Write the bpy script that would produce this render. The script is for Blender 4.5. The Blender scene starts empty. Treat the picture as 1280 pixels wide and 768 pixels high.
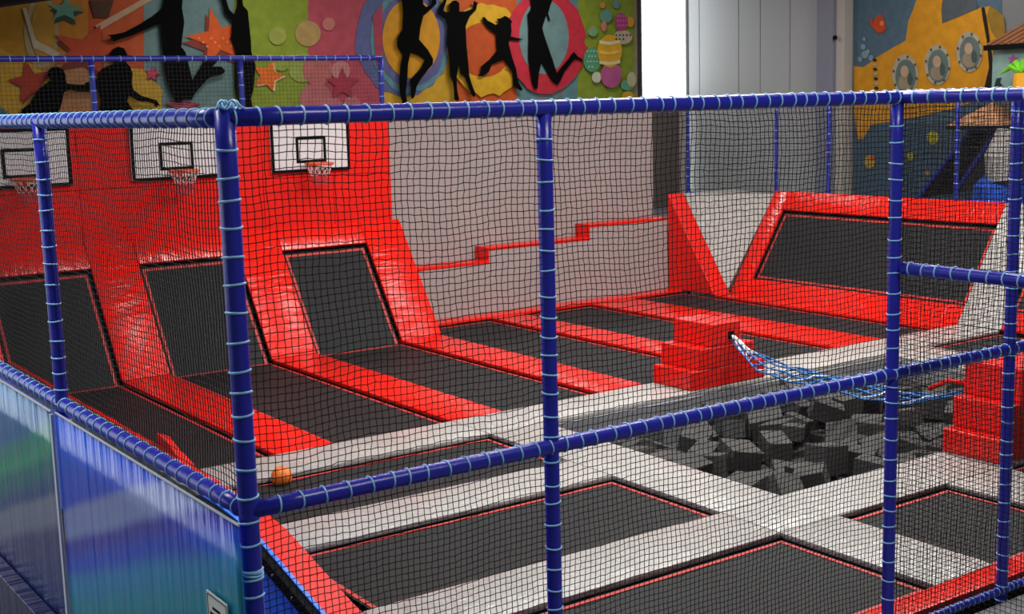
import bpy, bmesh, math, random
import numpy as np
from mathutils import Vector, Matrix
from mathutils.geometry import tessellate_polygon
C = bpy.context.scene.collection
R = random.Random(7)

# ------------------------------------------------------------------ camera
F_PX, PITCH, ROLL, YAW, CAM_Z = 1618.14, 0.156056, -0.0274947, 0.9623761, 3.9
fw = Vector((math.cos(YAW)*math.cos(PITCH), math.sin(YAW)*math.cos(PITCH), -math.sin(PITCH)))
r0 = Vector((math.sin(YAW), -math.cos(YAW), 0)); u0 = r0.cross(fw)
rt = math.cos(ROLL)*r0 + math.sin(ROLL)*u0
up = -math.sin(ROLL)*r0 + math.cos(ROLL)*u0
cd = bpy.data.cameras.new('camera'); cam = bpy.data.objects.new('camera', cd); C.objects.link(cam)
cam.matrix_world = Matrix(((rt.x, up.x, -fw.x, 0), (rt.y, up.y, -fw.y, 0), (rt.z, up.z, -fw.z, CAM_Z), (0, 0, 0, 1)))
cd.sensor_width = 36; cd.lens = F_PX/1280*36; cd.clip_start = .05; cd.clip_end = 200
cd.dof.use_dof = True; cd.dof.focus_distance = 10.0; cd.dof.aperture_fstop = 5.0
bpy.context.scene.camera = cam

# ------------------------------------------------------------------ world, lamps, exposure
w = bpy.data.worlds.new('world'); bpy.context.scene.world = w; w.use_nodes = True
w.node_tree.nodes['Background'].inputs[0].default_value = (.75, .86, 1, 1)
w.node_tree.nodes['Background'].inputs[1].default_value = .13
vs = bpy.context.scene.view_settings
vs.view_transform = 'Standard'; vs.look = 'None'; vs.gamma = 1; vs.use_curve_mapping = False; vs.exposure = 0.0

def area(name, loc, target, sx, sy, power, col=(1, 1, 1)):
    l = bpy.data.lights.new(name, 'AREA'); l.shape = 'RECTANGLE'; l.size = sx; l.size_y = sy; l.energy = power; l.color = col
    o = bpy.data.objects.new(name, l); C.objects.link(o); o.location = loc
    o.rotation_euler = (Vector(target)-Vector(loc)).to_track_quat('-Z', 'Y').to_euler(); return o
# ceiling lamps over the hall, with unseen fill added for mural, tubes and barrier
for (x, y, e) in ((9, 8.5, 390), (14, 8.5, 430), (9.5, 14, 380), (14.5, 14, 500), (5.5, 2.0, 240), (18.5, 11, 430), (11, 23.4, 130), (18, 23.4, 180), (21.6, 17, 100), (0.8, 9, 260)):
    area('ceiling_light', (x, y, 7.7), (x, y, 0), 2.6, .7, e, (1, .97, .93))
area('skylight', (3.0, 12, 7.9), (3, 12, 0), 1.2, 6.0, 90, (.85, .93, 1))
area('daylight', (-7.0, 15.0, 3.4), (3, 14.0, 2.6), 13.0, 3.6, 300, (.84, .92, 1))
area('daylight', (-3.2, 25.7, 3.2), (-2.5, 10, 2.6), 8.0, 7.6, 320, (.88, .94, 1))

# ------------------------------------------------------------------ ray helpers: a photo pixel to a point on a known plane of the hall
def ray(x, y): return fw*F_PX + rt*(x-640) - up*(y-384)
def onY(x, y, Y):
    d = ray(x, y); t = Y/d.y; return Vector((d.x*t, Y, CAM_Z+d.z*t))
def onX(x, y, X):
    d = ray(x, y); t = X/d.x; return Vector((X, d.y*t, CAM_Z+d.z*t))

# ------------------------------------------------------------------ materials
def s2l(c): return c/12.92 if c <= .04045 else ((c+.055)/1.055)**2.4
def rgb(h):
    if isinstance(h, str): h = tuple(int(h[i:i+2], 16)/255 for i in (0, 2, 4)); return tuple(s2l(c) for c in h)
    return h
MATS = {}
def mat(name, col, rough=.5, spec=.5, metal=0, coat=0, bump=None, tint=None, emit=None, sheen=0):
    """bump=(scale, strength, stretch xyz), tint=(scale, col2)"""
    if name in MATS: return MATS[name]
    m = bpy.data.materials.new(name); m.use_nodes = True; nt = m.node_tree; b = nt.nodes['Principled BSDF']
    c = (*rgb(col), 1)
    b.inputs['Base Color'].default_value = c; b.inputs['Roughness'].default_value = rough
    b.inputs['Specular IOR Level'].default_value = spec; b.inputs['Metallic'].default_value = metal
    b.inputs['Coat Weight'].default_value = coat; b.inputs['Coat Roughness'].default_value = .12
    if emit: b.inputs['Emission Color'].default_value = c; b.inputs['Emission Strength'].default_value = emit
    geo = nt.nodes.new('ShaderNodeNewGeometry')
    if tint:
        n = nt.nodes.new('ShaderNodeTexNoise'); n.inputs['Scale'].default_value = tint[0]; n.inputs['Detail'].default_value = 4
        nt.links.new(geo.outputs['Position'], n.inputs['Vector'])
        mx = nt.nodes.new('ShaderNodeMix'); mx.data_type = 'RGBA'
        rmp = nt.nodes.new('ShaderNodeMapRange'); rmp.inputs[1].default_value = .35; rmp.inputs[2].default_value = .65
        nt.links.new(n.outputs[0], rmp.inputs[0]); nt.links.new(rmp.outputs[0], mx.inputs[0])
        mx.inputs[6].default_value = c; mx.inputs[7].default_value = (*rgb(tint[1]), 1)
        nt.links.new(mx.outputs[2], b.inputs['Base Color'])
    if bump:
        mp = nt.nodes.new('ShaderNodeMapping'); mp.inputs['Scale'].default_value = bump[2]
        nt.links.new(geo.outputs['Position'], mp.inputs[0])
        n = nt.nodes.new('ShaderNodeTexNoise'); n.inputs['Scale'].default_value = bump[0]; n.inputs['Detail'].default_value = 3
        n.inputs['Distortion'].default_value = .8
        nt.links.new(mp.outputs[0], n.inputs['Vector'])
        bp = nt.nodes.new('ShaderNodeBump'); bp.inputs['Strength'].default_value = bump[1]; bp.inputs['Distance'].default_value = .03
        nt.links.new(n.outputs[0], bp.inputs['Height']); nt.links.new(bp.outputs[0], b.inputs['Normal'])
    MATS[name] = m; return m
RED = mat('red_vinyl', (.82, .016, .008), .26, .35, bump=(5, .55, (1, 1, 1)))
REDX = mat('red_vinyl_creased_across_x', (.82, .016, .008), .22, .5, bump=(3.2, .9, (3.2, .5, .5)))
REDY = mat('red_vinyl_creased_across_y', (.82, .016, .008), .24, .2, bump=(2.0, .8, (.5, 3.2, 2.5)))
REDW = mat('red_wall_vinyl', (.78, .014, .008), .42, .22, bump=(2, .25, (1, 1, 1)))
WHITE = mat('pale_grey_vinyl', (.37, .355, .335), .30, .5, bump=(7, .9, (1, 1, 1)), tint=(1.2, (.43, .415, .40)))
SKIRT = mat('black_pad_skirt', (.006, .006, .006), .8, .2)
FRAMEK = mat('black_steel', (.004, .004, .005), .8, .1)
def bed_material():
    m = mat('woven_black_bed', (.014, .014, .015), .6, .14)
    nt = m.node_tree; b = nt.nodes['Principled BSDF']; geo = nt.nodes['Geometry']
    def wave(axis, s):
        wv = nt.nodes.new('ShaderNodeTexWave'); wv.bands_direction = axis; wv.inputs['Scale'].default_value = s
        nt.links.new(geo.outputs['Position'], wv.inputs['Vector']); return wv
    a, c = wave('X', 22), wave('Y', 22)
    mu = nt.nodes.new('ShaderNodeMath'); mu.operation = 'ADD'
    nt.links.new(a.outputs['Fac'], mu.inputs[0]); nt.links.new(c.outputs['Fac'], mu.inputs[1])
    bp = nt.nodes.new('ShaderNodeBump'); bp.inputs['Strength'].default_value = .15; bp.inputs['Distance'].default_value = .004
    nt.links.new(mu.outputs[0], bp.inputs['Height']); nt.links.new(bp.outputs[0], b.inputs['Normal'])
    n = nt.nodes.new('ShaderNodeTexNoise'); n.inputs['Scale'].default_value = .9; n.inputs['Detail'].default_value = 5
    nt.links.new(geo.outputs['Position'], n.inputs['Vector'])
    mx = nt.nodes.new('ShaderNodeMix'); mx.data_type = 'RGBA'; nt.links.new(n.outputs[0], mx.inputs[0])
    mx.inputs[6].default_value = (.016, .016, .0165, 1); mx.inputs[7].default_value = (.027, .028, .030, 1)
    nt.links.new(mx.outputs[2], b.inputs['Base Color']); return m
BED = bed_material()
WEB = mat('red_webbing', (.50, .03, .024), .6)
TUBE = mat('blue_foam_sleeve', (.024, .028, .44), .30, .5, bump=(7, .12, (1, 1, 1)))
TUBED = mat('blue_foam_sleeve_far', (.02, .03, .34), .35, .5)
TIE = mat('pale_blue_cord', (.34, .68, 1.0), .4)
NET = mat('black_netting', (.006, .006, .007), .7, .3)
NETF = mat('dark_netting_far', (.03, .03, .035), .7, .3)
FOAM = mat('charcoal_foam', (.085, .082, .080), .9, .15, bump=(30, .3, (1, 1, 1)), tint=(3, (.06, .06, .06)))
ORANGE = mat('orange_ball_vinyl', (.95, .20, .012), .5, bump=(60, .3, (1, 1, 1)))
GREYW = mat('grey_wall_sheet', (.36, .32, .31), .75, .3, tint=(1.1, (.33, .30, .29)))
PANEL = mat('pale_steel_cladding', (.38, .39, .40), .55)
PANELJ = mat('cladding_joint', (.16, .165, .17), .6)
BEIGE = mat('beige_column_paint', (.42, .39, .35), .6)
GREYC = mat('blue_grey_column_paint', (.20, .21, .27), .5)
FLOORM = mat('grey_hall_floor', (.16, .16, .17), .5, tint=(.6, (.12, .12, .13)))
DARKC = mat('dark_ceiling', (.05, .05, .055), .8)
DECK = mat('black_deck', (.012, .012, .012), .9, .1)
BOARD = mat('white_backboard', (.72, .70, .70), .3)
BLACKP = mat('black_print', (.004, .004, .004), .8, .1)
RIM = mat('orange_rim', (.75, .10, .03), .4)
HNET = mat('white_hoop_net', (.72, .55, .52), .7)
HNETR = mat('red_hoop_net', (.50, .08, .10), .7)
BLUEV = mat('blue_vinyl', (.03, .20, .95), .4, bump=(5, .3, (1, 1, 1)))
SILV = mat('bolt_steel', (.75, .73, .65), .25, metal=.8)
ROPEB = mat('blue_rope', (.02, .14, .42), .6)
ROPEW = mat('white_rope', (.75, .78, .82), .6)
def flat(h, k=1.0):
    c = rgb(h); return mat('print_'+h+('' if k == 1 else '_%d' % int(k*100)), tuple(min(1, v*k) for v in c), .65, .3, tint=(5, tuple(v*k*.82 for v in c)))

# ------------------------------------------------------------------ mesh helpers
def link(o, parent=None):
    C.objects.link(o)
    if parent is not None: o.parent = parent
    return o
def mesh(name, verts, faces, m, parent=None, smooth=False):
    me = bpy.data.meshes.new(name); me.from_pydata([tuple(v) for v in verts], [], faces); me.materials.append(m)
    if smooth: me.polygons.foreach_set('use_smooth', [True]*len(me.polygons))
    me.update(); return link(bpy.data.objects.new(name, me), parent)
def tag(o, label=None, cat=None, group=None, kind=None):
    if label: o['label'] = label
    if cat: o['category'] = cat
    if group: o['group'] = group
    if kind: o['kind'] = kind
    return o
def empty(name, label, cat, group=None, loc=(0, 0, 0)):
    o = bpy.data.objects.new(name, None); o.empty_display_size = .1; C.objects.link(o); o.location = loc
    return tag(o, label, cat, group)
WN = {'pale_steel_cladding', 'blue_grey_column_paint', 'beige_column_paint', 'red_wall_vinyl', 'grey_wall_sheet', 'white_backboard', 'red_stairs_vinyl', 'print_7c9c94', 'kick_print'}
class MB:
    def __init__(s): s.v = []; s.f = []
    def add(s, vs, fs):
        n = len(s.v); s.v += [tuple(v) for v in vs]; s.f += [tuple(i+n for i in f) for f in fs]; return s
    def box(s, x0, x1, y0, y1, z0, z1):
        return s.add([(x, y, z) for z in (z0, z1) for y in (y0, y1) for x in (x0, x1)],
                     [(0, 2, 3, 1), (4, 5, 7, 6), (0, 1, 5, 4), (2, 6, 7, 3), (0, 4, 6, 2), (1, 3, 7, 5)])
    def prism(s, bot, top):
        n = len(bot); return s.add(list(bot)+list(top), [tuple(range(n))[::-1], tuple(range(n, 2*n))]+[(i, (i+1) % n, n+(i+1) % n, n+i) for i in range(n)])
    def tube(s, pts, r, n=8, closed=False, caps=True):
        pts = [Vector(p) for p in pts]; N = len(pts); base = len(s.v); prev = None
        for i, p in enumerate(pts):
            if closed: t = pts[(i+1) % N]-pts[i-1]
            else: t = pts[min(i+1, N-1)]-pts[max(i-1, 0)]
            t.normalize()
            if prev is None:
                a = Vector((0, 0, 1)) if abs(t.z) < .9 else Vector((1, 0, 0)); prev = t.cross(a).normalized()
            prev = (prev-t*prev.dot(t)).normalized(); b = t.cross(prev)
            rr = r[i] if isinstance(r, (list, tuple)) else r
            for k in range(n):
                an = 2*math.pi*k/n; s.v.append(tuple(p+(prev*math.cos(an)+b*math.sin(an))*rr))
        for i in range(N if closed else N-1):
            j = (i+1) % N
            for k in range(n): s.f.append((base+i*n+k, base+i*n+(k+1) % n, base+j*n+(k+1) % n, base+j*n+k))
        if caps and not closed:
            s.f.append(tuple(base+k for k in range(n))[::-1]); s.f.append(tuple(base+(N-1)*n+k for k in range(n)))
        return s
    def build(s, name, m, parent=None, smooth=False, bevel=0):
        o = mesh(name, s.v, s.f, m, parent, smooth)
        if bevel:
            bm = bmesh.new(); bm.from_mesh(o.data); bmesh.ops.recalc_face_normals(bm, faces=bm.faces)
            bmesh.ops.bevel(bm, geom=list(bm.edges), offset=bevel, segments=2, affect='EDGES', profile=.6)
            bm.to_mesh(o.data); bm.free(); o.data.polygons.foreach_set('use_smooth', [True]*len(o.data.polygons))
            try: o.data.set_sharp_from_angle(angle=.9)
            except Exception: pass
            if m.name in WN: o.modifiers.new('weighted', 'WEIGHTED_NORMAL')
        return o
def struct(name, mb, m, bevel=0): return tag(mb.build(name, m, bevel=bevel), kind='structure')

def net(name, m, parent, O, U, V, lu, lv, cell, r, wob=.12, seed=0, edge=True):
    """a knotted square-mesh net: every strand a thin three-sided cord, joined into one net"""
    rs = np.random.RandomState(seed); O, U, V = (np.array(a, float) for a in (O, U, V)); Nn = np.cross(U, V)
    nu, nv = max(2, int(round(lu/cell))), max(2, int(round(lv/cell)))
    uu, vv = np.meshgrid(np.linspace(0, lu, nu+1), np.linspace(0, lv, nv+1), indexing='ij')
    pin = np.minimum(1, np.minimum(np.minimum(uu, lu-uu), np.minimum(vv, lv-vv))/.12)
    ph = rs.rand(8)*6.28
    du = cell*wob*(1.0*np.sin(vv*5.1+uu*1.3+ph[0])+1.1*np.sin(vv*11+ph[1]+uu*2.1)+rs.randn(*uu.shape)*.45)
    dv = cell*wob*(2.0*np.sin(uu*4.3+vv*1.7+ph[2])+1.1*np.sin(uu*9.7+ph[3]-vv*3)+rs.randn(*uu.shape)*.45)
    dn = .02*np.sin(uu*2.2+ph[4])*np.sin(vv*2.6+ph[5])
    P = O+(uu+du*pin)[..., None]*U+(vv+dv*pin)[..., None]*V+(dn*pin)[..., None]*Nn
    verts = []; faces = []; base = 0
    for (A, D1) in ((P, U), (P.transpose(1, 0, 2), V)):
        a = A.shape[0]; b = A.shape[1]
        for k in range(3):
            an = 2.0944*k+.5; off = (D1*math.cos(an)+Nn*math.sin(an))*r
            verts.append((A+off).reshape(-1, 3))
        i = np.arange(a)[:, None]*b+np.arange(b-1)[None, :]
        for k in range(3):
            k2 = (k+1) % 3; n = a*b
            f = np.stack([base+k*n+i, base+k2*n+i, base+k2*n+i+1, base+k*n+i+1], -1).reshape(-1, 4); faces.append(f)
        base += 3*a*b
    v = np.concatenate(verts); f = np.concatenate(faces)
    me = bpy.data.meshes.new(name); me.vertices.add(len(v)); me.vertices.foreach_set('co', v.ravel())
    me.loops.add(f.size); me.loops.foreach_set('vertex_index', f.ravel()); me.polygons.add(len(f))
    me.polygons.foreach_set('loop_start', np.arange(0, f.size, 4)); me.materials.append(m)
    me.update(calc_edges=True); me.validate()
    return link(bpy.data.objects.new(name, me), parent)

# ------------------------------------------------------------------ the hall
FZ = -1.2
struct('floor', MB().box(-12, 30, -12, 30, FZ-.1, FZ), FLOORM)
struct('ceiling', MB().box(-12, 30, -12, 30, 8.2, 8.35), DARKC)
WY, WX = 26.0, 24.0
wb = struct('wall_back', MB().box(-12, 22.35, WY, WY+.2, FZ, 8.2).box(22.35, WX, WY, WY+.2, FZ, 1.0).box(22.35, WX, WY, WY+.2, 6.9, 8.2), GREYW)
wr = struct('wall_right', MB().box(WX, WX+.2, -12, WY+.2, FZ, 8.2), PANELJ)
# cladding panels of the right-hand wall, each a plank with a recessed joint
ys = [26.0, 25.35, 24.65, 23.35, 22.2, 21.95]
yedge = [onX(p, 60, WX).y for p in (862, 876, 925, 952, 989, 1034)]
for a, b in zip(yedge[:-1], yedge[1:]):
    MB().box(WX-.05, WX, b+.012, a-.012, FZ, 8.2).build('cladding_panel', PANEL, wr, bevel=.006)
y0, y1 = onX(1034, 60, WX).y, onX(1066, 60, WX).y; ym = onX(1055, 60, WX).y
t = MB().box(WX-.35, WX, ym, y0, FZ, 8.2).box(WX-.25, WX, y1, ym, FZ, 8.2)
tr = struct('trim_1', MB().box(WX-.4, WX, ym, y0-.02, FZ, 8.2), GREYC, .01)
struct('trim_2', MB().box(WX-.3, WX, y1, ym-.005, FZ, 8.2), BEIGE, .01)
q = onX(1044, 47, WX-.4)
MB().tube([(WX-.43, q.y, q.z), (WX-.38, q.y, q.z)], .05, 12).build('hook', BLACKP, tr)
# bright window in the corner of the back wall
xl, xr = onY(798, 60, WY).x, onY(857, 60, WY).x
zb = onY(828, 124, WY).z
gm = mat('daylit_glass', (.93, .98, 1), .3, emit=2.6)
wf = struct('window_1', MB().box(xl-.05, xl+.02, WY-.12, WY, zb, 7.6).box(xr-.03, xr+.07, WY-.12, WY, FZ, 7.6).box(xl, xr, WY-.12, WY, zb-.1, zb), mat('dark_window_frame', (.03, .035, .04), .5))
MB().box(xl+.02, xr-.03, WY-.03, WY-.01, zb, 7.6).build('glass_pane', gm, wf)
xs = onY(849, 200, WY).x
MB().box(xs, xr-.03, WY-.03, WY-.01, FZ, zb-.1).build('glass_pane', gm, wf)
struct('trim_3', MB().box(onY(834, 200, WY).x, xs, WY-.3, WY, FZ, zb-.1), BEIGE, .01)
struct('trim_4', MB().box(onY(803, 200, WY).x, onY(834, 200, WY).x-.01, WY-.5, WY, FZ, zb-.1), mat('brown_column', (.10, .075, .07), .6), .01)  # dark strip standing for wall shade, put into its brown colour
# black duct that crosses the top left corner
dz = [onY(px, py, 22) for px, py in ((-260, 70), (-120, 34), (0, 8), (85, -4), (200, -14), (420, -40))]
tag(MB().tube([p+Vector((0, 0, .28)) for p in dz], .30, 14).build('ventilation_duct', mat('black_duct', (.004, .004, .004), .6), smooth=True),
    'black round ventilation duct hanging at the upper left corner', 'duct')

# ------------------------------------------------------------------ court deck and foam pit shell
CX0, CX1, CY0 = 4.40, 18.6, 5.95
PX0, PX1, PY0, PY1 = 9.2, 15.6, 8.64, 12.57
dk = MB()
for a in ((CX0, CX1, CY0, PY0), (CX0, PX0, PY0, PY1), (PX1, CX1, PY0, PY1), (CX0, CX1, PY1, 20.6)): dk.box(*a, FZ, -.2)
dk.box(PX0, PX1, PY0, PY1, FZ, FZ+.04)
struct('court_deck', dk, DECK)
GP = mat('grey_pit_lining', (.20, .205, .22), .5, bump=(4, .3, (1, 1, 1)))
for nm, lb, a in (('back', 'grey lining pad on the far inner wall of the foam pit', (PX0, PX1, PY1-.06, PY1, FZ+.05, -.05)),
              ('left', 'grey lining pad on the left inner wall of the foam pit', (PX0, PX0+.06, PY0+.01, PY1-.07, FZ+.05, -.05)),
              ('front', 'grey lining pad on the near inner wall of the foam pit', (PX0+.07, PX1-.07, PY0, PY0+.06, FZ+.05, -.05)),
              ('right', 'grey lining pad on the right inner wall of the foam pit', (PX1-.06, PX1, PY0+.01, PY1-.07, FZ+.05, -.05))):
    tag(MB().box(*a).build('pit_lining_pad', GP, bevel=.015), lb, 'pad')

# ------------------------------------------------------------------ pads
def pad(x0, x1, y0, y1, m, label, z=0.0, group=None):
    o = MB().box(x0+.004, x1-.004, y0+.004, y1-.004, z-.055, z).build('safety_pad', m, bevel=.016)
    tag(o, label, 'pad', group)
    MB().box(x0+.016, x1-.016, y0+.016, y1-.016, z-.19, z-.056).build('skirt', SKIRT, o)
    return o
A0, A1, A2, A3, A4, A5 = 5.97, 6.71, 8.37, 9.15, 10.75, 11.54
FOLD = 18.7
pad(A0, A1, 13.4, FOLD, REDY, 'red floor pad between the first and second bed from the left fence')
pad(A2, A3, 13.4, FOLD, REDY, 'red floor pad between the second and third bed from the left fence')
pad(A4, A5, 13.4, 19.6, REDY, 'red floor pad right of the third sloped bed, ending at the stepped grey wall')
pad(13.16, 13.87, 13.4, 19.6, REDY, 'red floor pad running behind the left side of the red stairs by the pit')
pad(15.53, 16.57, 13.4, 19.6, REDY, 'red floor pad farthest right before the right-hand sloped bed')
pad(A5, 17.95, 19.6, 20.05, REDX, 'narrow red pad along the foot of the stepped grey wall', z=.02)
pad(17.95, 18.5, 13.4, 18.68, REDY, 'red pad along the foot of the right-hand sloped bed', z=.01)
pad(5.0, A2, 12.57, 13.4, WHITE, 'pale pad behind the orange ball at the ends of the left beds')
pad(A2, 11.6, 12.57, 13.4, WHITE, 'pale pad left of the red stairs on the far edge of the foam pit')
pad(11.6, 18.5, 12.57, 13.4, WHITE, 'pale pad under the red stairs running right to the white slope')
pad(4.75, A2, 10.25, 11.03, WHITE, 'pale pad just below the orange ball between two narrow beds')
pad(A2, A3+.05, 8.64, 12.57, WHITE, 'pale pad along the left edge of the foam pit')
pad(4.5, A2, 7.86, 8.64, WHITE, 'long pale pad in the left foreground between two large beds')
pad(A2, 11.69, 7.86, 8.64, WHITE, 'pale pad along the near edge of the foam pit at the crossing')
pad(11.69, 17.9, 7.86, 8.64, WHITE, 'pale pad under the red stairs at the right edge')
pad(A2, A3, 6.2, 7.86, WHITE, 'pale pad left of the small bed by the right front posts')
pad(A4, 11.69, 6.2, 7.86, WHITE, 'pale pad on the right of the small bed by the right front posts')
pad(PX1, 16.57, PY0, PY1, WHITE, 'pale pad along the right edge of the foam pit')
pad(4.42, 9.35, 5.94, 6.2, RED, 'red front edge pad left of the seam by the right post')
pad(9.35, 13.2, 5.94, 6.2, RED, 'red front edge pad right of the seam, lower right corner')

# ------------------------------------------------------------------ flat trampolines
def frame_mesh(x0, x1, y0, y1, z, wd, h=.008):
    mb = MB(); mb.box(x0, x1, y0, y0+wd, z, z+h).box(x0, x1, y1-wd, y1, z, z+h).box(x0, x0+wd, y0+wd, y1-wd, z, z+h).box(x1-wd, x1, y0+wd, y1-wd, z, z+h); return mb
def tramp(x0, x1, y0, y1, label, name='trampoline', inset=.035, group=None):
    t = empty(name, label, 'trampoline', group, ((x0+x1)/2, (y0+y1)/2, -.2)); lo = t.location
    def loc(mb): mb.v = [(a-lo.x, b-lo.y, c-lo.z) for a, b, c in mb.v]; return mb
    nx, ny = max(2, int((x1-x0)/.3)), max(2, int((y1-y0)/.3)); vs = []; fs = []
    for j in range(ny+1):
        for i in range(nx+1):
            a, b = i/nx, j/ny; vs.append((x0+inset+(x1-x0-2*inset)*a, y0+inset+(y1-y0-2*inset)*b, -.055-.03*math.sin(math.pi*a)*math.sin(math.pi*b)))
    for j in range(ny):
        for i in range(nx): k = j*(nx+1)+i; fs.append((k, k+1, k+nx+2, k+nx+1))
    mb = MB(); mb.add(vs, fs); loc(mb).build('bed', BED, t, smooth=True)
    loc(frame_mesh(x0+inset+.02, x1-inset-.02, y0+inset+.02, y1-inset-.02, -.058, .042)).build('webbing', WEB, t)
    loc(frame_mesh(x0-.012, x1+.012, y0-.012, y1+.012, -.16, .05, .06)).build('frame', FRAMEK, t)
    return t
tramp(4.45, A0, 13.42, FOLD, 'long black floor bed in front of the leftmost sloped bed')
tramp(A1, A2, 13.42, FOLD, 'long black floor bed in front of the second sloped bed')
tramp(A3, A4, 13.42, FOLD, 'long black floor bed in front of the third sloped bed')
tramp(A5, 13.16, 13.42, 19.6, 'long black floor bed at the left end of the stepped grey wall')
tramp(13.87, 15.53, 13.42, 19.6, 'long black floor bed in the middle of the stepped grey wall')
tramp(16.57, 17.95, 13.42, 19.6, 'long black floor bed at the foot of the right-hand slope')
tramp(4.8, A2, 11.03, 12.57, 'narrow black bed that the orange ball lies on')
tramp(4.6, A2, PY0, 10.25, 'wide black bed in the middle of the foreground, seen behind the middle post')
tramp(4.42, A2, 6.2, 7.86, 'wide black bed nearest the camera at the bottom edge')
tramp(A3, A4, 6.2, 7.86, 'small black bed between the two right front posts')
tramp(11.69, 13.1, 6.2, 7.86, 'black bed in front of the right red stairs beyond the last post')
tramp(16.57, 18.45, PY0, 12.57, 'black bed at the far right behind the foam pit')

# ------------------------------------------------------------------ sloped wall trampolines
def sloped(P0, S, T, s0, s1, t0, t1, m, thick, name, parent=None, bevel=.016, z=0):
    """slab on a sloping plane: P0 + s*S + t*T, sunk or raised by z along its normal"""
    N = S.cross(T).normalized()
    if N.z < 0: N = -N
    f = lambda s, t_, k: P0+S*s+T*t_+N*k
    bot = [f(s0, t0, z-thick), f(s1, t0, z-thick), f(s1, t1, z-thick), f(s0, t1, z-thick)]
    top = [f(s0, t0, z), f(s1, t0, z), f(s1, t1, z), f(s0, t1, z)]
    return MB().prism(bot, top).build(name, m, parent, bevel=bevel)
# the slope at the back wall climbs in +y
P0 = Vector((0, FOLD, 0)); SX = Vector((1, 0, 0)); TY = Vector((0, 1.35, 1.98)).normalized(); LT = math.hypot(1.35, 1.98)*.975; MT = LT*.82
def slope_tramp(P0, S, T, s0, s1, t0, t1, label):
    t = empty('wall_trampoline', label, 'trampoline', None, P0+S*((s0+s1)/2)); lo = t.location.copy()
    def sh(o): o.data.transform(Matrix.Translation(-lo)); return o
    sh(sloped(P0, S, T, s0+.03, s1-.03, t0+(.03 if t0 > 0 else -.06), t1-.03, BED, .012, 'bed', t, 0, -.085))
    e = .06; wd = .04
    N = S.cross(T).normalized(); N = N if N.z > 0 else -N
    mb = MB()
    for (a, b, c, d) in ((s0+e, s1-e, t0+(e if t0 > 0 else -.05), t0+(e+wd if t0 > 0 else -.03)), (s0+e, s1-e, t1-e-wd, t1-e), (s0+e, s0+e+wd, t0+(e+wd if t0 > 0 else -.03), t1-e-wd), (s1-e-wd, s1-e, t0+(e+wd if t0 > 0 else -.03), t1-e-wd)):
        k0, k1 = -.084, -.076; g = lambda s, t_, k: P0+S*s+T*t_+N*k
        mb.prism([g(a, c, k0), g(b, c, k0), g(b, d, k0), g(a, d, k0)], [g(a, c, k1), g(b, c, k1), g(b, d, k1), g(a, d, k1)])
    sh(mb.build('webbing', WEB, t))
    sh(sloped(P0, S, T, s0-.01, s1+.01, t0+(-.01 if t0 > 0 else .12), t1+.01, FRAMEK, .03, 'spring_frame', t, 0, -.14))
    return t
def slope_pad(P0, S, T, s0, s1, t0, t1, m, label):
    o = sloped(P0, S, T, s0+.003, s1-.003, t0+.003, t1-.003, m, .055, 'slope_pad'); tag(o, label, 'pad')
    sloped(P0, S, T, s0+.014, s1-.014, t0+.014, t1-.014, SKIRT, .13, 'skirt', o, 0, -.056); return o
slope_tramp(P0, SX, TY, 4.42, A0, 0.0, MT, 'leftmost sloped black bed rising to the red wall under the first hoop')
slope_tramp(P0, SX, TY, A1, A2, 0.0, MT, 'second sloped black bed, partly behind the corner post, under the second hoop')
slope_tramp(P0, SX, TY, A3, A4, 0.0, MT, 'third sloped black bed rising to the red wall under the third hoop')
slope_pad(P0, SX, TY, 3.7, 4.42, 0, LT, REDY, 'sloped red strip at the far left end of the wall beds')
slope_pad(P0, SX, TY, A0, A1, 0, LT, REDY, 'sloped red strip between the first and second sloped beds')
slope_pad(P0, SX, TY, A2, A3, 0, LT, REDY, 'sloped shiny red strip between the second and third sloped beds')
slope_pad(P0, SX, TY, A4, A5, 0, LT, REDY, 'sloped red strip at the right end of the wall beds')
slope_pad(P0, SX, TY, 4.42, A0, MT, LT, REDX, 'red top pad above the leftmost sloped bed')
slope_pad(P0, SX, TY, A1, A2, MT, LT, REDX, 'red top pad above the second sloped bed')
slope_pad(P0, SX, TY, A3, A4, MT, LT, REDX, 'red top pad above the third sloped bed')
# side of that slope towards the stepped wall
tag(MB().prism([(A5+.005, FOLD+.1, -.0), (A5+.005, 20.04, -.0), (A5+.005, 20.04, 1.88)], [(A5+.03, FOLD+.1, -.0), (A5+.03, 20.04, -.0), (A5+.03, 20.04, 1.88)]).build('slope_cheek', REDW),
    'red side panel closing the right end of the wall beds', 'panel')
# the slope at the right climbs in +x
Q0 = Vector((18.5, 0, 0)); SY = Vector((0, 1, 0)); TX = Vector((1.28, 0, 1.98)).normalized(); LX = math.hypot(1.28, 1.98)
m0, m1 = .30/1.98*LX, 1.62/1.98*LX
slope_tramp(Q0, SY, TX, 13.40, 18.38, m0, m1, 'wide sloped black bed on the right with a red frame')
slope_pad(Q0, SY, TX, 18.38, 18.80, 0, LX, REDX, 'red left frame pad of the wide right-hand sloped bed')
slope_pad(Q0, SY, TX, 13.40, 18.38, m1, LX, REDY, 'creased red top pad of the wide right-hand sloped bed')
slope_pad(Q0, SY, TX, 13.40, 18.38, 0, m0, REDY, 'red bottom pad of the wide right-hand sloped bed')
slope_pad(Q0, SY, TX, 12.57, 13.40, 0, LX, WHITE, 'pale sloped strip right of the wide sloped bed')
slope_tramp(Q0, SY, TX, 8.7, 12.57, m0, m1, 'sloped black bed at the right edge beyond the pale strip')
slope_pad(Q0, SY, TX, 8.7, 12.57, m1, LX, REDY, 'red top pad of the sloped bed at the right edge')
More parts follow.
